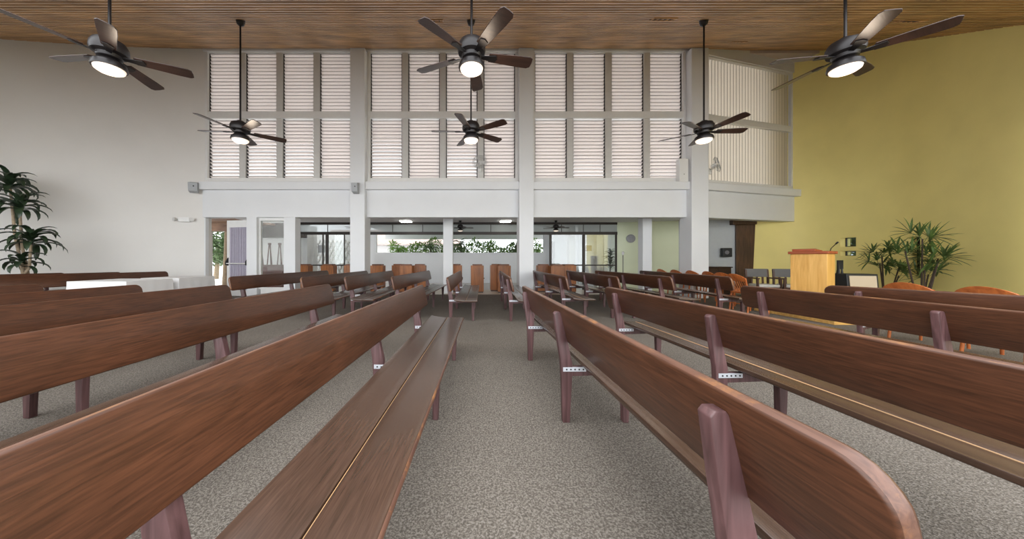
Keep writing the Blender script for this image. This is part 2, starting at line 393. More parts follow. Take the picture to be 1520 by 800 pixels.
def column(name_label, x0, x1, y0, y1, ztop, mt='white'):
    m = MB(); m.box(x0, x1, y0, y1, 0, ztop); o = m.build('column', M[mt], bevel=0.012); struct(o, name_label); return o
column('white column between the first and second louvred windows', -3.70, -3.25, 9.22, 9.74, ceil_z(9.22))
column('white column between the second and third louvred windows', 1.45, 1.89, 9.22, 9.74, ceil_z(9.22))
column('white column at the bend of the window wall', 6.68, 7.2, 9.2, 9.74, ceil_z(9.2))
column('white post between the garden window and the lobby glass', -5.83, -5.47, 9.40, 9.7, 2.5)
column('white post beside the open door', -7.0, -6.68, 9.42, 9.7, 2.5)
column('narrow white lobby column behind the pews', -0.98, -0.65, 10.45, 10.75, 2.63)
column('narrow white lobby column before the green wall', 5.90, 6.22, 10.45, 10.75, 2.63)

# ------------------------------------------------ louvred windows
def louver(mb, x0, x1, z0, z1, pitch, tilt, mi=0, wd=0.125):
    z = z0 + pitch * 0.5
    dy = math.cos(tilt) * wd / 2; dz = math.sin(tilt) * wd / 2; th = 0.008
    while z < z1 - 0.02:
        # inner edge high, outer edge low
        a = Vector((0, 0.06 - dy, z + dz)); c = Vector((0, 0.06 + dy, z - dz)); nn = Vector((0, math.sin(tilt), math.cos(tilt))) * th
        vs = []
        for x in (x0, x1): vs += [(x, *(a - nn).yz), (x, *(a + nn).yz), (x, *(c + nn).yz), (x, *(c - nn).yz)]
        mb.add(vs, [(0,1,2,3),(7,6,5,4),(1,5,6,2),(2,6,7,3),(3,7,4,0)], mi); mb.add(vs, [(0,4,5,1)], 2); mb.box(x0, x1, a.y-0.006, a.y-0.001, a.z-0.010, a.z+0.006, 2); z += pitch  # inner edge plus added lip in shade grey draw the lines between slats
def window_bay(k, x0, x1, label, openness):
    W = x1 - x0; e = sempty('window_%d' % k, (x0, WY, 0), 0, label)
    zs = [(3.72, 5.59), (5.80, 7.66)]
    m = MB(); f = 0.085
    m.box(0, f, -0.05, 0.16, 3.566, 7.68); m.box(W-f, W, -0.05, 0.16, 3.566, 7.68)
    m.box(f, W-f, -0.05, 0.16, 3.566, 3.72); m.box(f, W-f, -0.04, 0.16, 7.64, 7.70)
    m.box(f, W-f, -0.045, 0.16, 5.59, 5.80)
    m.build('window_frame', M['frame'], e, bevel=0.006)
    mw = 0.19; pw = (W - 2*f - 3*mw) / 4
    for r, (z0, z1) in enumerate(zs):
        for j in range(4):
            px0 = f + j*(pw + mw)
            q = MB(); tl = math.radians(60 if r else openness[j])
            louver(q, px0 + 0.025, px0 + pw - 0.025, z0, z1, 0.108, tl, 0, 0.112 if r else 0.122)
            z = z0 + 0.054
            for xx in (px0, px0 + pw - 0.025): q.box(xx, xx + 0.025, 0.03, 0.09, z0, z1, 1)
            q.build('louver_panel', [M['slat'], M['clip'], M['slatshade']], e)
            if j < 3:
                q = MB(); q.box(px0 + pw, px0 + pw + mw, -0.02, 0.14, z0, z1); q.build('mullion', M['mullion'], e)
window_bay(1, -8.32, -3.70, 'white louvred window beside the white wall', [24, 23, 24, 31])
window_bay(2, -3.25, 1.45, 'white louvred window between two columns above the aisle', [23, 34, 25, 34])
window_bay(3, 1.89, 6.68, 'white louvred window left of the bend column', [35, 28, 30, 31])
m = MB(); m.box(-9, 12, 9.95, 14.2, 7.95, 8.05); struct(m.build('added_eave', M['eave']), 'unseen flat eave added to shade the louvred windows')  # unseen canopy, added to block sky light and darken the upper slats
e4 = sempty('window_4', (7.0, WY, 0), FR, 'angled window with ribbed vertical blinds')
m = MB(); x0, x1 = 0.15, FL
m.box(x0, x0+0.08, -0.05, 0.14, 3.566, 7.7); m.box(x1-0.09, x1, -0.05, 0.14, 3.566, 8.3)
m.box(x0, x1, -0.05, 0.14, 3.566, 3.70); m.box(x0, x1, -0.04, 0.14, 5.58, 5.78); m.box(x0, x1, -0.04, 0.14, 7.58, 7.70)
m.build('window_frame', M['frame'], e4, bevel=0.006)
for z0, z1 in ((3.70, 5.58), (5.78, 7.62)):
    q = MB(); x = x0 + 0.09; P_ = 0.13
    while x < x1 - 0.10:
        w1 = min(P_, x1 - 0.09 - x); dp = 0.017; w0 = w1 * 0.70
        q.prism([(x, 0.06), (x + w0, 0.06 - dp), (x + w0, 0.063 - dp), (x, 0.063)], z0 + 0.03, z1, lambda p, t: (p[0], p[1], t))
        q.prism([(x + w0, 0.06 - dp), (x + w1, 0.06), (x + w1, 0.063), (x + w0, 0.063 - dp)], z0 + 0.03, z1, lambda p, t: (p[0], p[1], t), 1); x += P_  # narrow return facet carries the painted shadow gap
    q.build('vertical_blind', [M['blind'], M['blindshade']], e4)

# ------------------------------------------------ lobby and what lies beyond
m = MB(); m.prism([(-8.36, 9.72), (6.95, 9.72), (11.05, 10.74), (11.05, 11.9), (-8.36, 11.9)], 2.62, 2.72, lambda p, q: (p[0], p[1], q)); struct(m.build('ceiling_lobby', M['white']), 'lobby soffit')
m = MB(); m.box(-5.3, 9, 11.9, 19.5, 2.85, 2.95); struct(m.build('ceiling_patio', M['white']), 'patio soffit')
m = MB(); m.box(-5.3, 9, 18.6, 18.9, 2.42, 2.85); struct(m.build('trim_3', M['white']), 'white patio beam')
GY = 11.8
gw = sempty('window_5', (0, GY, 0), 0, 'bronze framed lobby glass wall with grey transom')
gx0, gx1 = -6.72, 5.66
m = MB(); m.box(gx0, gx1, -0.03, 0.03, 2.53, 2.62); m.box(gx0, gx0+0.06, -0.03, 0.03, 2.2, 2.62); m.build('transom_frame', M['bronze'], gw)
m = MB(); m.box(gx0, gx1, -0.04, 0.04, 2.14, 2.25); m.build('transom_rail', M['bronze'], gw)
for x in (-5.6, -3.07, -1.9, 0.75, 3.5, 4.35, 5.0):
    m = MB(); m.box(x-0.012, x+0.012, -0.01, 0.01, 2.25, 2.53); m.build('transom_mullion', M['bronze'], gw)
for x, t in ((-6.69, .05), (-5.62, .10), (-5.78, .03), (-4.95, .03), (3.07, .085), (4.36, .10), (5.62, .06)):
    m = MB(); m.box(x-t/2, x+t/2, -0.03, 0.03, 0, 2.14); m.build('mullion', M['bronze'], gw)
for a, c in ((-6.66, -4.1), (3.1, 5.6)):
    m = MB(); m.box(a, c, -0.025, 0.025, 0.93, 0.98); m.build('lower_rail', M['bronze'], gw)
    m = MB(); m.box(a, c, -0.004, 0.004, 0.0, 2.14); m.build('pane', M['glass'], gw)
m = MB(); m.box(gx0+0.06, gx1, -0.004, 0.004, 2.25, 2.53); m.build('transom_pane', M['transom'], gw)

def wall_seg(name, p, q, mt, z1=2.63, th=0.15, label=None):
    p = Vector((*p, 0)); q = Vector((*q, 0)); d = (q-p); L = d.length
    m = MB(); m.box(0, L, 0, th, 0, z1); o = m.build(name, M[mt], loc=p, rz=math.atan2(d.y, d.x)); struct(o, label); return o
wall_seg('wall_green', (5.66, 11.82), (7.72, 11.3), 'green', label='pale green lobby wall')
wall_seg('wall_grey', (7.72, 11.3), (9.68, 10.95), 'greywall', label='grey wall under the fascia')
d2 = sempty('door_2', (9.5, 10.96, 0), math.atan2(-0.1, 0.58), 'dark brown wooden door under the fascia')
m = MB(); m.prism([(0.02, 0), (0.52, 0), (0.62, 2.42), (0.02, 2.42)], -0.07, -0.01, lambda p, t: (p[0], t, p[1])); m.build('door_leaf', M['browndoor'], d2, bevel=0.005)
m = MB(); m.box(-0.14, 0.62, -0.16, 0.1, 2.42, 2.6); m.build('lintel', M['browndoor'], d2, bevel=0.02)
wall_seg('wall_lobby_left', (-8.36, 9.72), (-8.36, 11.8), 'white') if False else None

# white court wall, planting and far things
m = MB(); m.box(-4.86, 3.7, 15.2, 15.4, 0, 1.52); struct(m.build('wall_court', M['white']), 'low white garden wall')
m = MB(); m.box(-4.86, 3.7, 15.15, 15.2, 0, 0.1); struct(m.build('baseboard_court', M['white']))
wall_seg('wall_far_left', (-9.5, 15.6), (-4.9, 15.6), 'white', 2.6, label='white wall across the court')
wall_seg('wall_far_right', (3.7, 15.6), (8.0, 15.4), 'white', 2.6, label='white wall across the court')
# breeze-block screen
def screen(name, x0, x1, Y, z0, z1, label):
    m = MB(); pw = 0.2; ph = 0.42; n = int((x1-x0)/pw)
    for i in range(n+1):
        xc = x0 + i*pw
        for sgn in (-1, 1):
            k = 0; z = z0
            while z < z1 - 0.01:
                za, zb = z, z + ph/2
                def off(zz): return sgn * pw/2 * abs(((zz - z0) / (ph/2)) % 2 - 1)
                a, c = off(za + 1e-6), off(zb - 1e-6)
                t = 0.022
                m.add([(xc+a-t,Y,za),(xc+a+t,Y,za),(xc+c+t,Y,zb),(xc+c-t,Y,zb),(xc+a-t,Y+.12,za),(xc+a+t,Y+.12,za),(xc+c+t,Y+.12,zb),(xc+c-t,Y+.12,zb)],
                      [(3,2,1,0),(4,5,6,7),(0,1,5,4),(1,2,6,5),(2,3,7,6),(3,0,4,7)]); z = zb
    o = m.build(name, M['frame']); tag(o, label, 'screen', kind='structure'); return o
screen('breeze_block_screen', -8.0, -5.75, 14.2, 0.0, 2.1, 'white diamond breeze block screen behind the lobby glass')
column('grey patio column behind the lobby glass, beside the diamond screen', -7.0, -6.72, 12.9, 13.2, 2.6, 'mullion')
column('grey patio column behind the right lobby glass', 4.15, 4.42, 12.9, 13.2, 2.85, 'mullion')
column('grey patio column beside the potted plant', 5.32, 5.6, 12.9, 13.2, 2.85, 'mullion')
wall_seg('wall_patio', (4.75, 13.4), (5.4, 13.4), 'white', 2.85, label='white patio pier with a bronze plaque')
wall_seg('wall_patio_brown', (5.6, 13.6), (5.9, 13.6), 'bronzeplaque', 2.85)
wall_seg('wall_patio_end', (5.9, 13.5), (7.4, 13.5), 'white', 2.85)
m = MB(); m.box(4.95, 5.3, 13.36, 13.4, 1.55, 1.80); tag(m.build('plaque_sign', M['bronzeplaque'], bevel=0.006), 'bronze plaque on the white pier behind the lobby glass', 'plaque')
m = MB(); m.box(-7.15, -6.85, 14.15, 14.2, 1.5, 1.85); m2 = tag(m.build('notice_sign', M['greyplaque'], bevel=0.006), 'grey notice board on the white diamond screen', 'sign')
m2.location.x = -0.02
m = MB(); m.box(4.0, 4.22, 15.38, 15.46, 0.0, 2.1); struct(m.build('door_3', M['greyplaque'], bevel=0.01), 'narrow grey door in the far white wall')

# patio lights
for x, lab in ((-2.44, 'lit flush lobby ceiling light left of the narrow lobby column'), (1.26, 'lit flush lobby ceiling light right of the narrow lobby column')):
    t = thing('ceiling_light', lab, 'light', (x, 11.25, 2.62), 0, 'lobby ceiling lights')
    m = MB(); m.box(-0.22, 0.22, -0.2, 0.2, -0.02, 0); m.build('housing', M['frame'], t)
    m = MB(); m.box(-0.19, 0.19, -0.17, 0.17, -0.055, -0.02); m.build('diffuser', M['lamp'], t)

# door on the left
d1 = sempty('door_1', (-7.0, 9.55, 0), math.radians(-10), 'open white door with a ribbed lilac panel and push bar')
m = MB(); Wd = 0.84
m.box(-Wd, -Wd+0.1, 0, 0.05, 0.02, 2.42); m.box(-0.1, 0, 0, 0.05, 0.02, 2.42); m.box(-Wd+0.1, -0.1, 0, 0.05, 0.02, 0.2); m.box(-Wd+0.1, -0.1, 0, 0.05, 2.2, 2.42)
m.build('door_leaf', M['frame'], d1, bevel=0.004)
m = MB(); x = -Wd + 0.1
while x < -0.16:
    m.box(x, x+0.045, 0.012, 0.04, 0.2, 2.2); m.box(x+0.045, x+0.064, 0.024, 0.04, 0.2, 2.2, 1); x += 0.064
m.build('ribbed_panel', [M['doorlouver'], M['soffitdark']], d1)
pb = MB(); pb.tube([(-Wd+0.06, -0.07, 1.05), (-0.06, -0.07, 1.05)], 0.018); pbo = pb.build('push_bar', M['plasticwhite'], d1, smooth=50)
for x in (-Wd+0.05, -0.05):
    m = MB(); m.prism([(0, 0.98), (-0.09, 1.0), (-0.09, 1.1), (0, 1.24)], x-0.02, x+0.02, lambda p, t: (t, p[0], p[1])); m.build('bar_bracket', M['black'], pbo, bevel=0.004)
m = MB(); m.box(-7.06, -6.98, 9.55, 9.72, 0, 2.5); struct(m.build('trim_4', M['brownbeam']), 'brown door jamb')
m = MB(); m.box(-8.36, -8.32, 9.48, 9.6, 0, 2.5); struct(m.build('trim_5', M['white']), 'white door jamb')
# garden window beside the door
gwn = sempty('window_9', (-6.68, 9.56, 0), 0, 'fixed glass window beside the open door')
m = MB(); W = 0.85
m.box(0, 0.05, -0.03, 0.03, 0.25, 2.49); m.box(W-0.03, W, -0.03, 0.03, 0.25, 2.49); m.box(0.05, W-0.03, -0.03, 0.03, 2.4, 2.49); m.box(0.05, W-0.03, -0.03, 0.03, 0, 0.3)
m.build('window_frame', M['frame'], gwn); m = MB(); m.box(0.06, W-0.03, -0.003, 0.003, 0.3, 2.4); m.build('pane', M['glass'], gwn)
m = MB(); m.box(-5.47, -5.40, 9.5, 11.8, 0, 2.62); 
# outside by the garden window
wall_seg('wall_garden', (-9.9, 13.4), (-7.1, 13.4), 'white', 2.3, label='white wall outside the garden window')
m = MB(); m.box(-9.9, -7.1, 13.0, 13.3, 2.12, 2.75); struct(m.build('trim_6', M['soffitdark']), 'dark fascia board outside')
def easel(i, x, y, lab):
    t = thing('wooden_easel', lab, 'easel', (x, y, 0), 0, 'easels outside the garden window')
    for sx in (-1, 1):
        m = MB(); m.tube([(sx*0.14, -0.06, 0), (sx*0.02, 0.02, 1.85)], 0.022, 6); m.build('leg', M['redcab'], t)
    m = MB(); m.tube([(0, 0.30, 0), (0, 0.03, 1.8)], 0.02, 6); m.build('rear_leg', M['redcab'], t)
    m = MB(); m.box(-0.13, 0.13, -0.09, -0.03, 0.6, 0.65); m.build('ledge', M['redcab'], t)
    m = MB(); m.box(-0.05, 0.05, -0.02, 0.05, 1.78, 1.86); m.build('top_block', M['redcab'], t)
easel(0, -8.70, 12.5, 'brown wooden easel first from the open door behind the garden window')
easel(1, -8.35, 12.52, 'brown wooden easel second from the open door, behind the garden window')
easel(2, -7.92, 12.5, 'brown wooden easel third from the open door, behind the garden window')
easel(3, -7.6, 12.53, 'brown wooden easel nearest the white post, behind the garden window')
t = thing('wooden_chest', 'low reddish brown glossy chest in front of the easels', 'chest', (-7.85, 11.9, 0))
m = MB(); m.box(-0.55, 0.55, -0.2, 0.2, 0.06, 0.92); m.build('body', M['redcab'], t, bevel=0.01)
m = MB(); m.box(-0.58, 0.58, -0.23, 0.23, 0.92, 0.97); m.build('lid', M['redcab'], t, bevel=0.01)
m = MB(); m.box(-0.5, 0.5, -0.17, 0.17, 0, 0.06); m.build('plinth', M['darkcab'], t)
# porch outside the door
m = MB(); m.box(-11.6, -8.7, 11.9, 12.2, 2.30, 2.62); struct(m.build('trim_7', M['brownbeam']), 'brown porch beam')
m = MB(); m.box(-11.6, -8.4, 9.8, 13.5, 2.62, 2.7); struct(m.build('ceiling_porch', M['brownbeam']), 'brown porch soffit')
m = MB(); m.box(-10.55, -10.38, 12.0, 12.16, 0, 2.3); tag(m.build('porch_post', M['mullion'], bevel=0.01), 'straight grey porch post outside the open door', 'post', kind='structure')
def bark_trunk():
    m = MB(); m.tube([(-10.15, 12.5, 0), (-10.08, 12.45, 0.9), (-10.0, 12.4, 1.7), (-9.98, 12.4, 2.6)], [0.12, 0.105, 0.1, 0.1], 10)
    tag(m.build('tree_trunk_post', M['trunk'], smooth=60), 'crooked tree trunk post holding the porch outside the open door', 'post')
bark_trunk()

# ---------------------------------------------------------------- leaves, plants
def blade_leaf(mb, base, az, el, length, width, droop, seg=7, mi=0, fold=0.25):
    p = Vector(base); e = el; vs = []; step = length / seg
    side = Vector((-math.sin(az), math.cos(az), 0))
    for i in range(seg + 1):
        t = i / seg
        wd = width * (math.sin(PI * min(1, (0.12 + 0.88*t))) ** 0.7) if t < 1 else 0.002
        d = Vector((math.cos(az)*math.cos(e), math.sin(az)*math.cos(e), math.sin(e)))
        up = Vector((-math.cos(az)*math.sin(e), -math.sin(az)*math.sin(e), math.cos(e)))
        vs += [p - side*wd/2 + up*wd*fold, p, p + side*wd/2 + up*wd*fold]
        p = p + d*step; e -= droop/seg * (0.6 + 0.8*t)
    fs = []
    for i in range(seg):
        a = 3*i; fs += [(a, a+1, a+4, a+3), (a+1, a+2, a+5, a+4)]
    mb.add(vs, fs, mi)
def pot_parts(t, r, h):
    m = MB(); m.lathe([(r*0.72, 0), (r*0.98, h*0.92), (r*1.05, h*0.92), (r*1.05, h), (r*0.93, h), (r*0.9, h*0.9)], 20); m.build('pot', M['pot'], t, smooth=40)
    m = MB(); m.lathe([(r*0.90, h*0.86), (r*0.88, h*0.9)], 20); m.build('soil', M['soil'], t)

t = thing('corn_plant', 'tall dark green potted corn plant with three leaf rosettes by the white wall', 'plant', (-10.62, 7.2, 0))
pot_parts(t, 0.2, 0.32)
canes = [((0.03, 0.02), (-0.12, 0, 2.42)), ((-0.06, 0.03), (-0.42, 0.05, 2.95)), ((0.05, -0.05), (0.16, 0, 1.62)), ((-0.02, -0.06), (0.03, -0.05, 1.10))]
for (bx, by), tp in canes:
    m = MB(); m.tube([(bx, by, 0.27), (bx*1.5, by*1.5, 0.8), ((bx+tp[0])*0.55, tp[1]*0.5, tp[2]*0.6), tp], [0.032, 0.03, 0.027, 0.022], 8); m.build('cane', M['trunk'], t, smooth=60)
    m = MB(); nl = 26 if tp[2] > 1.2 else 14
    for i in range(nl):
        blade_leaf(m, (tp[0], tp[1], tp[2] - 0.1 + 0.2*i/nl), i*2.4 + random.uniform(-.3, .3), 0.15 + 1.15*i/nl + random.uniform(-.1, .1), random.uniform(0.48, 0.68) * (0.75 if tp[2] < 1.2 else 1), random.uniform(0.10, 0.145), random.uniform(1.9, 3.1))
    m.build('foliage', M['leafdark'], t, smooth=60)

def fan_palm(label, loc, stems, seed, group, leafmat='leafpalm', leaf=0.30):
    random.seed(seed)
    t = thing('lady_palm', label, 'plant', loc, 0, group); pot_parts(t, 0.19, 0.3)
    for bx, by, tx, ty, tz, fr in stems:
        m = MB(); m.tube([(bx, by, 0.25), ((bx*2+tx)/3, (by*2+ty)/3, tz*0.45), (tx, ty, tz)], [0.017, 0.015, 0.012], 7); m.build('stem', M['stemdark'], t, smooth=60)
        m = MB()
        for i in range(fr):
            az = i*2*PI/fr*1.0 + random.uniform(-.4, .4); el = random.uniform(0.1, 1.2)
            z0 = tz - 0.16*random.random()
            ln = random.uniform(0.12, 0.24)
            hub = Vector((tx + math.cos(az)*math.cos(el)*ln, ty + math.sin(az)*math.cos(el)*ln, z0 + math.sin(el)*ln))
            m.tube([(tx, ty, z0), hub], 0.004, 5)
            nlf = 8
            dv = (hub - Vector((tx, ty, z0))).normalized()
            wv = dv.cross(Vector((random.uniform(-1,1), random.uniform(-1,1), random.uniform(-.4,.4)))).normalized()
            for j in range(nlf):
                da = (j - (nlf-1)/2) * 0.40
                lv = dv*math.cos(da) + wv*math.sin(da)
                blade_leaf(m, hub, math.atan2(lv.y, lv.x), math.asin(max(-.95, min(.95, lv.z))) + .15, leaf*random.uniform(0.8, 1.1), 0.036, random.uniform(0.2, 0.7), 5)
        m.build('frond', M[leafmat], t, smooth=60)
fan_palm('smaller potted lady palm between the speaker cabinet and the tall wall slot', (10.3, 7.55, 0), [(-.03, 0, -0.08, 0, 1.28, 5), (.02, .03, 0.0, 0.1, 1.08, 5), (.05, -.03, 0.28, -0.05, 1.0, 5), (.0, -.05, 0.2, -0.1, 0.78, 3)], 3, 'lady palms by the yellow wall', leaf=0.28)
fan_palm('taller potted lady palm in front of the tall dark slot in the yellow wall', (9.72, 6.55, 0), [(0, 0, 0.02, 0, 1.62, 5), (-.05, .02, -0.28, 0.05, 1.35, 4), (.05, 0, 0.36, 0.0, 1.20, 5), (.03, -.05, 0.2, -0.1, 1.12, 4), (-.02, -.05, -0.05, -0.08, 0.95, 3), (.06, .04, 0.30, 0.1, 0.85, 3)], 5, 'lady palms by the yellow wall', leaf=0.37)

def garden_palm(label, loc, h, seed, leafmat, cat='plant', name='garden_palm', n=38, L=0.54):
    random.seed(seed); t = thing(name, label, cat, loc, 0, 'garden plants beyond the white court wall')
    m = MB(); m.tube([(0, 0, 0), (0.05, 0, h*0.4), (0, 0, h*0.75)], [0.07, 0.06, 0.05], 8); m.build('stem', M['stemdark'], t, smooth=60)
    m = MB()
    for i in range(n):
        az = i*2.4; el = random.uniform(-0.1, 1.3); zb = h*random.uniform(0.5, 0.78)
        # arching rachis with leaflets
        p = Vector((0, 0, zb)); e = el; st = L*random.uniform(0.7, 1.1)/8
        for k in range(8):
            d = Vector((math.cos(az)*math.cos(e), math.sin(az)*math.cos(e), math.sin(e))); q = p + d*st
            if k > 1:
                for sg in (-1, 1): blade_leaf(m, q, az + sg*1.0, e*0.5 + 0.1, 0.34*L*(1 - 0.06*k), 0.05, 0.8, 4)
            m.tube([p, q], 0.008, 4, cap=False); p = q; e -= 0.22
    m.build('foliage', M[leafmat], t)
gp = [(-3.95, 16.3, 2.3, 'leafbright', 'bushy bright green palm at the left end of the white court wall'),
      (-2.3, 17.0, 2.55, 'leaftree', 'darker green palm just left of the narrow lobby column, over the court wall'),
      (-0.6, 16.4, 2.75, 'leaftree', 'tall green palm just right of the narrow lobby column, over the court wall'),
      (1.0, 17.0, 2.5, 'leafbright', 'yellow green palm in the middle of the gap left of the second main column'),
      (2.4, 16.4, 2.6, 'leaftree', 'green palm beside the second main column, over the court wall'),
      (3.7, 17.0, 2.35, 'leafbright', 'small green palm at the right end of the white court wall')]
for i, (x, y, h, lm, lab) in enumerate(gp): garden_palm(lab, (x, y, 0), h, 20+i, lm)
random.seed(77)
t = thing('hedge', 'long loose green hedge behind the palms beyond the white court wall', 'hedge', (-0.2, 18.25, 0))
m = MB()
for x in range(-9, 10): m.tube([(x*0.5, 0, 0), (x*0.5, 0, 1.1)], 0.03, 5)
m.build('stems', M['stemdark'], t)
m = MB()
for i in range(4200):
    x = random.uniform(-4.7, 4.4); h = 2.12 + 0.20*math.sin(x*2.1) + 0.14*math.sin(x*5.3)
    blade_leaf(m, (x, random.uniform(-.3, .3), random.uniform(0.9, h)), random.uniform(0, 6.28), random.uniform(-.2, 1.2), random.uniform(.16, .3), 0.08, 0.9, 3)
m.build('foliage', M['leafbright'], t)
# trees beyond the porch and pale house far behind
def leafy_tree(label, loc, h, r, seed, group):
    random.seed(seed); t = thing('tree', label, 'tree', loc, 0, group)
    m = MB(); m.tube([(0,0,0), (0.1,0,h*0.3), (0,0.1,h*0.6)], [0.14,0.11,0.07], 8); m.build('trunk', M['trunk'], t, smooth=60)
    m = MB()
    for i in range(900):
        v = Vector((random.gauss(0,1), random.gauss(0,1), random.gauss(0,1))).normalized() * r * random.uniform(0.5, 1)
        blade_leaf(m, (v.x, v.y, h*0.6 + v.z*0.9), random.uniform(0, 6.28), random.uniform(-.5, .8), random.uniform(.25, .45), 0.14, 0.6, 3)
    m.build('crown', M['leaftree'], t)
leafy_tree('leafy green tree seen through the open door, beside the straight porch post', (-15.6, 18.5, 0), 3.6, 1.6, 51, 'trees outside the open door')
leafy_tree('leafy green tree seen through the open door, beyond the crooked trunk', (-12.8, 16.5, 0), 2.8, 1.2, 52, 'trees outside the open door')
leafy_tree('green tree outside the small inset windows of the yellow wall', (14.6, 10.6, 0), 3.0, 1.3, 53, 'trees outside the yellow wall')
t = thing('pale_house', 'pale house with a tiled roof beyond the garden palms', 'house', (-6.5, 24, 0))
m = MB(); m.box(-5, 5, 0, 4, 0, 2.3); m.build('house_wall', M['white'], t)
m = MB(); m.prism([(-0.5, 2.3), (4.5, 2.3), (2, 3.7)], -5.5, 5.5, lambda p, q: (q, p[0], p[1])); m.build('roof', M['rooftile'], t)

# ---------------------------------------------------------------- pews
PL = 3.45
def rrect(y0, y1, s0, s1, rt, rb, k=6):
    pts = []
    for cx, cy, r, a0 in ((y1-rt, s1-rt, rt, 0), (y0+rt, s1-rt, rt, 90), (y0+rb, s0+rb, rb, 180), (y1-rb, s0+rb, rb, 270)):
        for j in range(k+1):
            a = math.radians(a0 + 90*j/k); pts.append((cx + r*math.cos(a), cy + r*math.sin(a)))
    return pts
def make_pew(label, group, PL=3.38, ys=(-1.37, 0.06, 1.40)):
    t = thing('pew', label, 'pew', (0,0,0), 0, group)
    # tilted backboard: bottom centre (0.048, .585), top centre (-0.012, .85)
    B0 = Vector((0.05, 0, 0.585)); B1 = Vector((-0.012, 0, 0.85)); up = (B1-B0).normalized(); nx = Vector((up.z, 0, -up.x)); H = (B1-B0).length
    m = MB(); poly = rrect(-PL/2, PL/2, 0, H, 0.075, 0.05)
    m.prism(poly, -0.019, 0.019, lambda p, q: B0 + Vector((0, p[0], 0)) + up*p[1] + nx*q)
    # rim faces are the worn edge
    for i, f in enumerate(m.f):
        if len(f) == 4: m.m[i] = 1
    ob = m.build('backboard', [M['board'], M['edge']], t, bevel=0.007, bseg=2, smooth=50)
    def plank(name, prof):
        m = MB(); m.prism(prof, -PL/2 - 0.02, PL/2 - 0.05, lambda p, q: (p[0], q, p[1])); return m.build(name, [M['seat'], M['edge'], M['paleedge']], t, bevel=0.006, bseg=2, smooth=40)
    plank('seat_plank', [(0.120,0.425),(0.20,0.408),(0.325,0.402),(0.325,0.430),(0.28,0.430),(0.22,0.435),(0.17,0.443),(0.12,0.456)])
    o2 = plank('seat_plank', [(0.330,0.402),(0.528,0.402),(0.543,0.408),(0.545,0.420),(0.535,0.430),(0.51,0.433),(0.40,0.431),(0.330,0.430)])
    for p in o2.data.polygons:
        if p.center.x > 0.536: p.material_index = 1
        elif p.center.x < 0.336 and p.center.z > 0.422: p.material_index = 2
    for k, y in enumerate(ys):
        hw = 0.023
        m = MB(); m.prism([(0.0,0),(0.05,0),(0.066,0.30),(0.068,0.43),(0.040,0.56),(-0.006,0.775),(-0.022,0.80),(-0.052,0.80),(-0.064,0.785),(-0.040,0.60),(-0.016,0.44),(-0.008,0.30)], y-hw, y+hw, lambda p, q: (p[0], q, p[1]))
        post = m.build('rear_post', M['post'], t, bevel=0.004, smooth=40)
        m = MB(); m.prism([(0.055,0.57),(0.062,0.57),(0.008,0.775),(0.001,0.775)], y+hw-0.002, y+hw+0.012, lambda p, q: (p[0]-0.032, q, p[1])); m.build('shim', M['grey_plate'], post)
        m = MB(); m.prism([(0.435,0),(0.475,0),(0.492,0.402),(0.425,0.402)], y-hw, y+hw, lambda p, q: (p[0], q, p[1])); m.build('front_leg', M['post'], t, bevel=0.004)
        m = MB(); m.prism([(0.06,0.335),(0.43,0.345),(0.43,0.402),(0.06,0.402)], y-0.018, y+0.018, lambda p, q: (p[0], q, p[1])); m.build('cross_rail', M['post'], t, bevel=0.003)
        m = MB(); m.box(0.0, 0.165, y-hw-0.004, y-hw+0.001, 0.372, 0.402)
        m.box(0.07, 0.165, y-0.0235, y-0.017, 0.372, 0.402)
        for hx in (0.025, 0.055, 0.085, 0.115, 0.145): m.lathe([(0.006, 0), (0.006, 0.002)], 8, (0,0,0), 1)
        n0 = len(m.v) - 5*16
        for q, hx in enumerate((0.025, 0.055, 0.085, 0.115, 0.145)):
            for i in range(n0 + q*16, n0 + (q+1)*16):
                x, yy, z = m.v[i]; m.v[i] = (hx + x, y-hw-0.004 - z, 0.387 + yy)
        m.build('bracket', [M['steel'], M['hole']], t)
    return t
PROTO = {}
def pew(near, far, label, group, anchor='mid', long=False):
    n, f = Vector((*near, 0)), Vector((*far, 0)); d = (f-n).normalized(); L = 4.75 if long else 3.38
    c = (n+f)/2 if anchor == 'mid' else f - d*L/2
    rz = math.atan2(-d.x, d.y)
    if long not in PROTO:
        p = make_pew(label, group, L, (-2.2, -0.86, 0.64, 1.95)) if long else make_pew(label, group)
        PROTO[long] = p; p.location = c; p.rotation_euler = (0, 0, rz); return p
    return dup(PROTO[long], c, rz, label, group)
GL, GR, GB, GWL = 'pews left of the aisle', 'pews right of the aisle', 'pews under the louvred windows', 'pews along the white wall'
pew((-.80, .55), (-.64, 4.0), 'long pew bordering the aisle on its left, both seat planks in view, worn orange edge', GL, 'far', long=True)
pew((-2.02, .65), (-1.91, 4.1), 'long brown pew second left of the aisle, over two legs on bare carpet', GL, 'far', long=True)
pew((-3.45, .56), (-3.2, 4.0), 'brown pew third left of the aisle, its end below the open door', GL, 'far', long=True)
pew((-4.62, .55), (-4.36, 4.0), 'brown pew fourth left of the aisle, its end before the white cloth table', GL, 'far', long=True)
pew((-6.1, .65), (-5.8, 4.1), 'brown pew fifth left of the aisle, only a short end showing', GL, 'far', long=True)
pew((.66, .46), (.66, 3.84), 'pew bordering the aisle on its right, rear posts and rounded end facing the camera', GR)
pew((1.72, .27), (1.65, 3.72), 'long pew second right of the aisle, wide empty seat plank in view', GR, 'far')
pew((3.52, .4), (3.44, 3.87), 'brown pew third right of the aisle, just in front of the lectern', GR, 'far')
pew((5.85, .71), (4.54, 3.9), 'turned pew in front of the two orange chairs by the lady palms', GR, 'far')
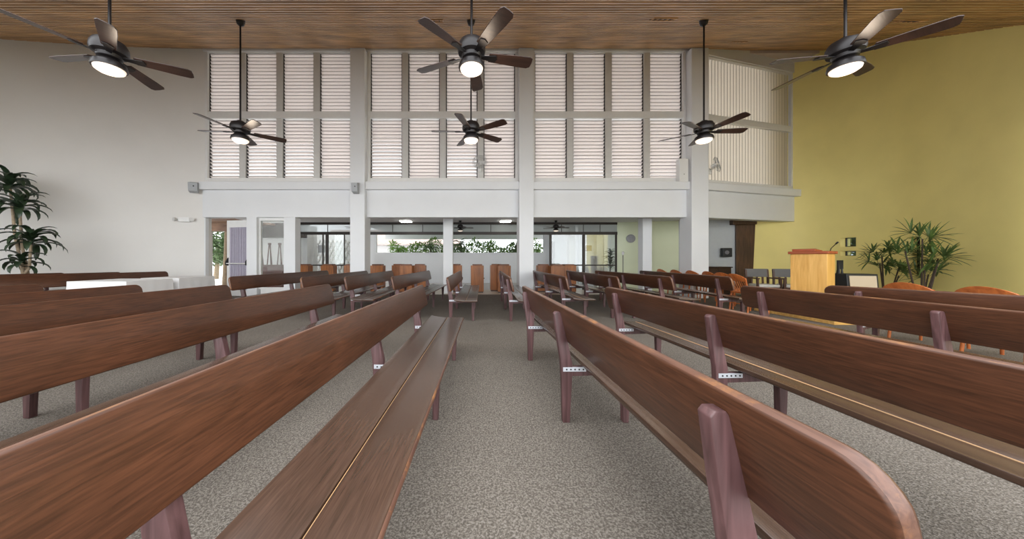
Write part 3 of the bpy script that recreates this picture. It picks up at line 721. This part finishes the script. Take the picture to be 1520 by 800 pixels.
pew((-9.35, 5.4), (-8.42, 8.4), 'brown pew by the white wall, behind the white cloth table', GWL, 'far')
pew((-10.15, 4.98), (-9.22, 7.98), 'brown pew middle of three by the white wall', GWL, 'far')
pew((-10.98, 4.5), (-10.05, 7.5), 'brown pew closest to the white wall, under the corn plant', GWL, 'far')
pew((-4.6, 5.75), (-4.32, 9.1), 'back pew nearest the open door, under the louvred windows', GB)
pew((-3.12, 5.5), (-3.07, 8.95), 'back pew in front of the first main column, second from the open door', GB)
pew((-2.38, 5.65), (-2.37, 9.1), 'back pew third from the open door, sheen on its backrest', GB)
pew((-1.53, 5.75), (-1.27, 9.2), 'back pew with its bare seat corner by the narrow lobby column', GB)
pew((-.44, 5.5), (-.32, 8.95), 'back pew seen end on at the middle, left side of the aisle', GB)
pew((.71, 5.45), (.84, 8.9), 'back pew seen end on, right side of the aisle by the second main column', GB)
pew((1.80, 5.72), (1.86, 9.15), 'back pew just right of the second main column, seat lit', GB)
pew((2.80, 5.75), (2.87, 9.2), 'back pew second right of the second main column', GB)
pew((3.80, 5.72), (3.73, 9.15), 'back pew third right of the second main column', GB)
pew((4.90, 5.68), (5.05, 9.12), 'back pew just in front of the row of orange spindle chairs', GB)

# ---------------------------------------------------------------- orange spindle chairs
def make_chair(label, group):
    t = thing('spindle_chair', label, 'chair', (0,0,0), 0, group)
    for y in (-.2, .2):
        m = MB(); m.tube([(-.03, y*1.12, 0), (0.01, y*1.06, 0.44), (-0.08, y*1.12, 0.78)], [.016, .02, .016], 8); m.build('back_post', M['orange'], t, smooth=50)
        m = MB(); m.tube([(.44, y*1.05, 0), (.42, y, 0.43)], [.015, .02], 8); m.build('leg', M['orange'], t, smooth=50)
    m = MB(); m.prism(rrect(-.24, .24, -.01, .46, .06, .04), .43, .465, lambda p, q: (p[1], p[0], q)); m.build('seat', M['orange'], t, bevel=0.008, smooth=40)
    m = MB(); top = []; n = 12
    pts = [(-.25, .70)] + [(-.25 + .5*i/n, .76 + .105*math.sin(PI*i/n)**0.7) for i in range(n+1)] + [(.25, .70)]
    m.prism(pts, 0, 0.024, lambda p, q: (-.085 + q - 0.18*(p[1]-.70) - 0.05*math.cos(p[0]/.25*PI/2), p[0], p[1])); m.build('crest_rail', M['orange'], t, bevel=0.005, smooth=40)
    m = MB()
    for i in range(8):
        y = -.175 + .05*i; m.tube([(0.02, y, .46), (-.085, y*1.05, .72)], .008, 6)
    m.build('spindles', M['orange'], t, smooth=60)
    m = MB(); m.tube([(0, -.2, .2), (0, .2, .2)], .011, 6); m.tube([(.43, -.2, .22), (.43, .2, .22)], .011, 6); m.build('stretchers', M['orange'], t, smooth=60)
    return t
ord_ = ['first', 'second', 'third', 'fourth', 'fifth', 'sixth']
cpos = [(6.35, 10.0), (6.38, 9.35), (6.42, 8.72), (6.42, 8.1), (6.2, 7.4), (5.92, 6.7)]
ch0 = None
GC = 'orange spindle chairs'
for i, (x, y) in enumerate(cpos):
    lab = ['orange spindle chair farthest from the camera, beside the bend column', 'orange spindle chair second from the bend column end of the row', 'orange spindle chair third from the bend column end of the row',
           'orange spindle chair fourth in the row, before the dark cabinet', 'orange spindle chair fifth in the row, before the brown door', 'orange spindle chair at the lectern end of the long row, slatted back in full view'][i]
    if ch0 is None: ch0 = make_chair(lab, GC); ch0.location = (x, y, 0)
    else: dup(ch0, (x, y, 0), random.uniform(-.06, .06), lab, GC)
dup(ch0, (6.12, 4.2, 0), 0.03, 'orange chair crest rail behind the turned pew, below the lady palms', GC)
dup(ch0, (6.12, 3.55, 0), -0.02, 'orange chair crest rail behind the turned pew, cut by the right border of the photo', GC)

# ---------------------------------------------------------------- lectern corner
m = MB(); m.box(6.52, 8.1, 5.45, 7.0, 0.001, 0.13); m.box(6.50, 8.12, 5.43, 7.02, 0.11, 0.13)
tag(m.build('dais', M['dais'], bevel=0.006), 'low honey coloured wooden platform under the lectern', 'platform')
t = thing('lectern', 'tall honey yellow wooden lectern with a reddish brown top', 'lectern', (7.02, 6.25, 0.131), math.radians(-66))
m = MB(); m.box(-.265, .265, -.18, .18, 0.0, 1.16); m.build('body', M['lectern'], t, bevel=0.006)
m = MB(); m.box(-.295, .295, -.21, .21, 1.16, 1.215); m.build('top_slab', M['lectop'], t, bevel=0.008)
m = MB(); m.prism([(-.18, 1.215), (.16, 1.215), (.16, 1.235), (-.18, 1.265)], -.24, .1, lambda p, q: (q, p[0], p[1])); m.build('reading_board', M['lectop'], t, bevel=0.004)
m = MB(); m.box(-.285, .285, -.20, .20, 0.0, 0.08); m.build('plinth', M['lectern'], t, bevel=0.004)
m = MB(); m.tube([(.22, .1, 1.21), (.24, .08, 1.27), (.33, 0.0, 1.36)], .007, 6); m.tube([(.325, 0.005, 1.355), (.36, -.03, 1.385)], .014, 8); m.build('microphone', M['black'], t, smooth=50)
t = thing('speaker_cabinet', 'black speaker cabinet with a beige grille beside the lectern', 'speaker', (8.55, 6.75, 0), math.radians(-14))
m = MB(); m.prism([(-.22, 0), (.22, 0), (.22, .86), (-.14, .86)], -.27, .27, lambda p, q: (q, p[0], p[1])); m.build('cabinet', M['black'], t, bevel=0.01)
m = MB(); m.prism([(-.228, .08), (-.22, .08), (-.148, .82), (-.158, .82)], -.23, .23, lambda p, q: (q, p[0], p[1])); m.build('grille', M['beige'], t)
t = thing('folded_easel', 'slim dark folded stand between the lectern and the speaker cabinet', 'stand', (8.75, 7.2, 0))
for x in (-.1, .1):
    m = MB(); m.tube([(x, -.05, 0), (x*0.2, 0, 1.12)], .018, 6); m.build('leg', M['black'], t)
m = MB(); m.tube([(0, .2, 0), (0, 0.02, 1.1)], .016, 6); m.build('rear_leg', M['black'], t)
m = MB(); m.box(-.06, .06, -.02, .02, .95, 1.16); m.build('head', M['black'], t, bevel=0.005)

def make_armchair(label, group):
    t = thing('armchair', label, 'chair', (0,0,0), 0, group)
    for x in (-.27, .27):
        m = MB(); m.prism([(.23,0),(.28,0),(.30,.62),(.33,.88),(.28,.88),(.25,.62)], x-.022, x+.022, lambda p, q: (q, p[0], p[1])); m.build('back_post', M['chairdark'], t, bevel=0.004)
        m = MB(); m.box(x-.022, x+.022, -.26, -.21, 0, .62); m.build('leg', M['chairdark'], t, bevel=0.004)
        m = MB(); m.box(x-.03, x+.03, -.29, .28, .62, .655); m.build('armrest', M['chairdark'], t, bevel=0.008)
    m = MB(); m.box(-.27, .27, -.26, .27, .34, .39); m.build('seat_frame', M['chairdark'], t, bevel=0.004)
    m = MB(); m.box(-.245, .245, -.27, .23, .39, .47); m.build('seat', M['cushion'], t, bevel=0.025, bseg=3, smooth=50)
    m = MB(); m.prism([(.255,.66),(.30,.66),(.335,.90),(.285,.90)], -.29, .29, lambda p, q: (q, p[0], p[1])); m.build('backrest', M['greyseat'], t, bevel=0.012, smooth=40)
    for x in (-.14, 0, .14):
        m = MB(); m.prism([(.245,.39),(.27,.39),(.29,.66),(.262,.66)], x-.02, x+.02, lambda p, q: (q, p[0], p[1])); m.build('back_slat', M['chairdark'], t)
    return t
a0 = make_armchair('grey backed wooden armchair next to the brown door, left of its twin', 'grey armchairs behind the lectern'); a0.location = (8.42, 8.75, 0); a0.rotation_euler = (0, 0, math.radians(-14))
dup(a0, (9.10, 8.62, 0), math.radians(-20), 'grey backed wooden armchair half hidden by the lectern', 'grey armchairs behind the lectern')

t = thing('dark_cabinet', 'low dark brown cabinet against the grey wall behind the orange chairs', 'cabinet', (8.15, 10.3, 0))
m = MB(); m.box(-.46, .46, -.25, .25, .05, .9); m.build('body', M['darkcab'], t, bevel=0.006)
m = MB(); m.box(-.49, .49, -.28, .28, .9, .935); m.build('top', M['darkcab'], t, bevel=0.006)
m = MB(); m.box(-.44, .44, -.22, .22, 0, .05); m.build('plinth', M['black'], t)
for x in (-.23, .23):
    m = MB(); m.box(x-.2, x+.2, -.268, -.25, .1, .86); dd = m.build('door', M['darkcab'], t, bevel=0.004)
    m = MB(); m.lathe([(.012, 0), (.016, .02)], 10); k = m.build('knob', M['bronzeplaque'], dd); k.location = (x*0.2, -.268, .5); k.rotation_euler = (PI/2, 0, 0)

# ---------------------------------------------------------------- wooden cabinets in the lobby
def make_stand(label, group):
    t = thing('wooden_stand', label, 'stand', (0,0,0), 0, group)
    m = MB(); m.box(-.225, .225, -.17, .17, .04, .96); m.build('body', M['cab'], t, bevel=0.006)
    m = MB(); m.box(-.17, .17, -.15, .15, .96, 1.01); m.build('top', M['cabtop'], t, bevel=0.006)
    m = MB(); m.box(-.21, .21, -.155, .155, 0, .04); m.build('plinth', M['darkcab'], t)
    m = MB(); m.lathe([(.014, 0), (.02, .02), (.012, .04)], 10); k = m.build('knob', M['black'], t, smooth=50); k.location = (.225, -.02, .5); k.rotation_euler = (0, PI/2, 0)
    return t
st0 = None
for x, y, lab in [(-6.15, 11.15, 'brown wooden stand at the left end of the lobby glass, beside the white post'), (-5.22, 11.1, 'brown wooden stand below the glass mullion left of the first main column'),
                  (-4.34, 11.0, 'brown wooden stand just left of the first main column'), (-3.38, 10.95, 'brown wooden stand just right of the first main column'),
                  (-2.72, 11.35, 'brown wooden stand behind the third back pew, second right of the first main column'), (-2.34, 10.9, 'brown wooden stand third right of the first main column, in front of its neighbours'),
                  (-1.92, 11.3, 'brown wooden stand fourth right of the first main column'), (-0.58, 11.2, 'brown wooden stand half hidden behind the narrow lobby column'),
                  (0.20, 10.9, 'brown wooden stand in the middle of the aisle gap, knob on its side'), (0.93, 11.4, 'brown wooden stand behind the aisle pew, rear of two'),
                  (1.16, 10.85, 'brown wooden stand behind the aisle pew, front of two'), (2.62, 11.1, 'brown wooden stand just right of the second main column'),
                  (2.98, 10.65, 'brown wooden stand with the paler face, second right of the second main column'), (3.48, 10.9, 'brown wooden stand before the right lobby glass')]:
    if st0 is None: st0 = make_stand(lab, 'wooden stands in the lobby'); st0.location = (x, y, 0)
    else: dup(st0, (x, y, 0), random.uniform(-.05, .05), lab, 'wooden stands in the lobby')

# ---------------------------------------------------------------- white cloth table
def cloth_table(label, x0, x1, y0, y1):
    t = thing('cloth_table', label, 'table', ((x0+x1)/2, (y0+y1)/2, 0), 0, 'white cloth tables')
    W, D = (x1-x0)/2, (y1-y0)/2
    m = MB(); m.box(-W+.04, W-.04, -D+.04, D-.04, .70, .728); m.build('tabletop', M['plasticwhite'], t)
    for sx in (-1, 1):
        for sy in (-1, 1):
            m = MB(); m.tube([(sx*(W-.14), sy*(D-.14), 0), (sx*(W-.14), sy*(D-.14), .70)], .018, 8); m.build('leg', M['speakergrey'], t)
    m = MB(); n = 60; ring = []
    for i in range(n):
        u = i/n*4; s = int(u); f = u - s
        c = [(-W,-D),(W,-D),(W,D),(-W,D)]; a = c[s]; e = c[(s+1) % 4]; ring.append((a[0]+(e[0]-a[0])*f, a[1]+(e[1]-a[1])*f))
    vs = [(x, y, .735) for x, y in ring]
    for k, z in enumerate((.70, .5, .3, .2)):
        for i, (x, y) in enumerate(ring):
            r = 1 + (0.008*k*math.sin(i*1.7)) / max(W, D) + 0.006*k; vs.append((x*r, y*r, z))
    fs = [tuple(range(n))]
    for k in range(4):
        for i in range(n): fs.append((k*n+i, k*n+(i+1) % n, (k+1)*n+(i+1) % n, (k+1)*n+i))
    m.add(vs, fs); m.build('tablecloth', M['cloth'], t, smooth=50)
cloth_table('white cloth covered table nearer the camera, behind the third and fourth pews', -8.15, -6.95, 6.1, 7.05)
cloth_table('white cloth covered table farther off, toward the open door', -7.86, -6.95, 7.2, 8.2)

# ---------------------------------------------------------------- ceiling fans
def make_fan(label, group, rod):
    t = thing('ceiling_fan', label, 'ceiling fan', (0,0,0), 0, group)   # origin at blade plane
    m = MB(); m.lathe([(.02, .20), (.05, .19), (.07, .17), (.13, .145), (.152, .10), (.155, .05), (.145, .02), (.11, 0.0), (.10, -.03), (.07, -.045)], 28); m.build('motor_housing', M['fanblack'], t, smooth=35)
    m = MB(); m.tube([(0,0,.19), (0,0,rod)], .014, 10); m.build('down_rod', M['fanblack'], t, smooth=60)
    m = MB(); m.lathe([(.02, rod-.10), (.055, rod-.075), (.07, rod-.02), (.072, rod+.03)], 20); m.build('canopy', M['fanblack'], t, smooth=45)
    m = MB(); m.lathe([(.06, -.04), (.10, -.06), (.135, -.09), (.145, -.13), (.14, -.145), (.128, -.145)], 28); m.build('light_kit', M['fanblack'], t, smooth=35)
    m = MB(); m.lathe([(.127, -.142), (.12, -.165), (.09, -.185), (.04, -.195), (.005, -.197)], 28); m.build('lens', M['lens'], t, smooth=60)
    if rod > 0.5:
        ld = bpy.data.lights.new('fan_bulb', 'POINT'); ld.energy = 5; ld.color = (1.0, 0.82, 0.64); ld.shadow_soft_size = 0.11
        lo = bpy.data.objects.new('fan_bulb', ld); COL.objects.link(lo); lo.parent = t; lo.location = (0, 0, -0.33)
    for k in range(5):
        a = 2*PI*k/5; R = Matrix.Rotation(a, 4, 'Z'); P = R @ Matrix.Rotation(math.radians(-13), 4, 'X')
        m = MB(); o = [(.20,-.055),(.55,-.074),(.66,-.074),(.695,-.055),(.70,0),(.695,.055),(.66,.074),(.55,.074),(.20,.055),(.185,0)]
        m.prism(o, 0.0, .009, lambda p, q: P @ Vector((p[0], p[1], q))); bl = m.build('blade', M['blade'], t, bevel=0.003)
        m = MB(); m.prism([(.09,-.02),(.18,-.03),(.27,-.045),(.29,0),(.27,.045),(.18,.03),(.09,.02)], -.010, -.001, lambda p, q: P @ Vector((p[0], p[1], q))); m.build('blade_arm', M['fanblack'], bl, bevel=0.002)
    return t
FH = CAMH + 2.25
yn, yf = 3.35, 5.35
fn = make_fan('dark five blade ceiling fan with a lit lens, large one above the aisle', 'ceiling fans over the pews', ceil_z(yn) - FH)
fn.location = (0, yn, FH); fn.rotation_euler = (0, 0, math.radians(11))
dup(fn, (-4.0, yn, FH), math.radians(30), 'dark five blade ceiling fan with a lit lens, large one before the white wall')
dup(fn, (4.13, yn, FH), math.radians(26), 'dark five blade ceiling fan with a lit lens, large one before the yellow wall')
ff = make_fan('dark ceiling fan before the second louvred window, below the large middle fan', 'ceiling fans over the pews', ceil_z(yf) - FH)
ff.location = (-0.01, yf, FH); ff.rotation_euler = (0, 0, math.radians(37))
dup(ff, (-4.08, yf, FH), math.radians(38), 'smaller looking dark ceiling fan before the first louvred window, near the white wall')
dup(ff, (4.10, yf, FH), math.radians(-4), 'smaller looking dark ceiling fan hanging before the bend column')
pf = None
for i, (x, ry, lab) in enumerate(((-4.25, 0.3, 'small dark lobby ceiling fan peeking from behind the first main column'), (-0.42, 0.1, 'small dark lobby ceiling fan beside the narrow lobby column'), (3.13, 0.0, 'small dark lobby ceiling fan over the right lobby glass'))):
    if pf is None: pf = make_fan(lab, 'lobby ceiling fans', 0.38); pf.location = (x, 11.25, 2.35); pf.rotation_euler = (0, 0, ry); pf.scale = (.7, .7, .7)
    else: dup(pf, (x, 11.25, 2.35), ry, lab, 'lobby ceiling fans')

# recessed spots in the ceiling
def ceil_pt(x, y, off=0.0):
    v = 385 - y; Y = 519.3 / (v - 257.85); return ((x-700)*Y/450, Y, ceil_z(Y) + off)
for x, y, lab in ((1095, 62, 'lit recessed ceiling light near the angled window'), (1352, 31, 'lit recessed ceiling light above the large fan by the yellow wall'),
                  (641, 30, 'recessed ceiling light just left of the middle fan rod'), (985, 28, 'recessed ceiling light left of the bend column fan rod')):
    p = ceil_pt(x, y); t = thing('recessed_light', lab, 'light', (p[0], p[1], p[2] - 0.004), 0, 'recessed ceiling lights'); t.rotation_euler = (slope, 0, 0)
    lit = 'lit' in lab.split()[0]
    m = MB(); m.box(-.2, .2, -.09, -.075, -.012, .006); m.box(-.2, .2, .075, .09, -.012, .006); m.box(-.2, -.185, -.075, .075, -.012, .006); m.box(.185, .2, -.075, .075, -.012, .006); m.build('trim_ring', M['ceilwood'], t)
    m = MB(); m.box(-.185, .185, -.075, .075, 0.0, .006); m.build('lamp', M['lens'] if lit else M['ceilwood'], t)
    m = MB(); 
    for k in range(4): m.box(-.185 + .09*k + .04, -.185 + .09*k + .052, -.075, .075, -.01, 0.0)
    m.build('baffle', M['ceildark'], t)

# ---------------------------------------------------------------- small fixtures
def wall_speaker(label, loc, rz, s=1.0):
    t = thing('wall_speaker', label, 'speaker', loc, rz, 'small wall speakers')
    m = MB(); m.prism([(-.16, -.13), (-.19, .12), (0.0, .17), (0.0, -.17)], -.11*s, .11*s, lambda p, q: (q, p[0], p[1])); m.build('cabinet', M['speakergrey'], t, bevel=0.008)
    m = MB(); m.lathe([(.02, 0), (.015, .006)], 12); k = m.build('driver', M['black'], t); k.location = (0.02, -.177, .02); k.rotation_euler = (PI/2 - .12, 0, 0)
    m = MB(); m.box(-.05, .05, 0.0, .05, -.06, .06); m.build('wall_bracket', M['frame'], t)
wall_speaker('small grey wall speaker at the end of the white ledge by the white wall', (-8.50, 9.30, 3.38), math.radians(28))
wall_speaker('small grey wall speaker on the first main column', (-3.48, 9.165, 3.33), math.radians(0), 0.8)
t = thing('electrical_box', 'white box at the foot of the third louvred window by the bend column', 'box', (6.5, 9.44, 3.567))
m = MB(); m.box(-.14, .14, -.16, 0, 0, .70); m.build('box_body', M['plasticwhite'], t, bevel=0.01)
m = MB(); m.box(-.125, .125, -.168, -.16, .02, .68); cv = m.build('cover', M['plasticwhite'], t, bevel=0.003)
m = MB(); m.lathe([(.012, 0), (.012, .006)], 10); k = m.build('lock', M['black'], cv); k.location = (0, -.168, .22); k.rotation_euler = (PI/2, 0, 0)
t = thing('emergency_light', 'white twin lamp emergency light beside the open door', 'emergency light', (-8.88, 9.41, 2.41), math.radians(10))
m = MB(); m.box(-.15, .15, -.08, 0, -.07, .07); m.build('housing', M['plasticwhite'], t, bevel=0.012)
for s in (-1, 1):
    m = MB(); m.lathe([(.03, 0), (.055, .05), (.06, .09)], 14); k = m.build('lamp_head', M['mullion'], t, smooth=40); k.location = (s*.2, -.04, 0.0); k.rotation_euler = (PI/2, 0, s*0.5)
t = thing('wall_speaker_black', 'small black device mounted on the grey wall under the fascia', 'speaker', (9.18, 10.99, 1.43), math.atan2(-.32, 1.78))
m = MB(); m.box(-.15, .15, -.16, 0, -.16, .16); m.build('cabinet', M['black'], t, bevel=0.02)
m = MB(); m.lathe([(.07, 0), (.06, .01), (.02, .012)], 16); k = m.build('driver', M['grey_plate'], t); k.location = (-.02, -.16, 0); k.rotation_euler = (PI/2, 0, 0)
t = thing('microphone_stand', 'thin dark microphone stand against the pale green lobby wall', 'stand', (5.72, 11.45, 0))
m = MB(); m.lathe([(.12, 0), (.12, .015), (.02, .03)], 16); m.build('base', M['black'], t)
m = MB(); m.tube([(0,0,.02), (0,0,1.36)], .012, 8); m.build('pole', M['black'], t)
m = MB(); m.lathe([(.02, 1.34), (.045, 1.38), (.04, 1.46), (.01, 1.48)], 12); m.build('head', M['plasticwhite'], t, smooth=50)
m = MB(); m.lathe([(.16, 0), (.16, .03), (.12, .05)], 20); k = m.build('wall_gong', M['greyplaque'], smooth=40); k.location = (6.12, 11.66, 1.98); k.rotation_euler = (PI/2, 0, math.atan2(-.52, 2.06)); tag(k, 'round grey disc high on the pale green lobby wall', 'wall disc')

def wall_fan(label, loc, rz, face, r=.2):
    t = thing('wall_fan', label, 'wall fan', loc, rz, 'white wall fans')
    m = MB(); m.box(-.05, .05, -.03, 0, -.12, .06); m.build('mount', M['plasticwhite'], t, bevel=0.008)
    m = MB(); m.tube([(0, -.02, 0), (0, -.12, .02), (0, -.16, .08)], .02, 8); m.build('arm', M['plasticwhite'], t, smooth=50)
    head = Matrix.Translation((0, -.18, .12)) @ Matrix.Rotation(face, 4, 'Z') @ Matrix.Rotation(math.radians(78), 4, 'X')
    m = MB(); m.lathe([(.04, -.1), (.06, -.08), (.06, 0), (.03, .02)], 14); mo = m.build('motor', M['plasticwhite'], t, smooth=40); mo.data.transform(head)
    m = MB()
    for zz, rr in ((.0, r*.8), (.045, r), (.09, r*.8)): m.tube([(rr*math.cos(a*PI/12), rr*math.sin(a*PI/12), zz) for a in range(25)], .004, 5, cap=False)
    for k in range(20):
        a = k*PI/10; m.tube([(.04*math.cos(a), .04*math.sin(a), .09), (r*.8*math.cos(a), r*.8*math.sin(a), .09), (r*math.cos(a), r*math.sin(a), .045), (r*.8*math.cos(a), r*.8*math.sin(a), 0)], .0025, 4)
    cg = m.build('cage', M['speakergrey'], t); cg.data.transform(head)
    m = MB()
    for k in range(3):
        R = Matrix.Rotation(k*2*PI/3, 4, 'Z') @ Matrix.Rotation(.35, 4, 'X')
        m.prism([(.03,-.02),(.1,-.075),(r*.85,-.05),(r*.85,.03),(.03,.02)], .04, .044, lambda p, q: R @ Vector((p[0], p[1], 0)) + Vector((0,0,q)))
    bl = m.build('fan_blades', M['mullion'], t); bl.data.transform(head)
wall_fan('white caged wall fan beside the bend column, in front of the vertical blinds', (7.42, 9.46, 3.95), FR, 0.5, .24)
wall_fan('pale caged wall fan at the foot of the second louvred window', (0.25, 9.44, 4.02), 0, -.1, .22)

# potted plant behind the right lobby glass
random.seed(90)
t = thing('potted_dracaena', 'dark potted dracaena behind the right lobby glass', 'plant', (5.75, 12.6, 0))
pot_parts(t, 0.2, 0.4)
m = MB(); m.tube([(0,0,.35), (0.02,0,1.3)], [.03,.02], 8); m.build('cane', M['stemdark'], t)
m = MB()
for i in range(70): blade_leaf(m, (0.02, 0, .75 + .75*i/70), i*2.4, random.uniform(.2, 1.2), random.uniform(.25, .42), .06, 1.4, 5)
m.build('foliage', M['leafdark'], t, smooth=60)
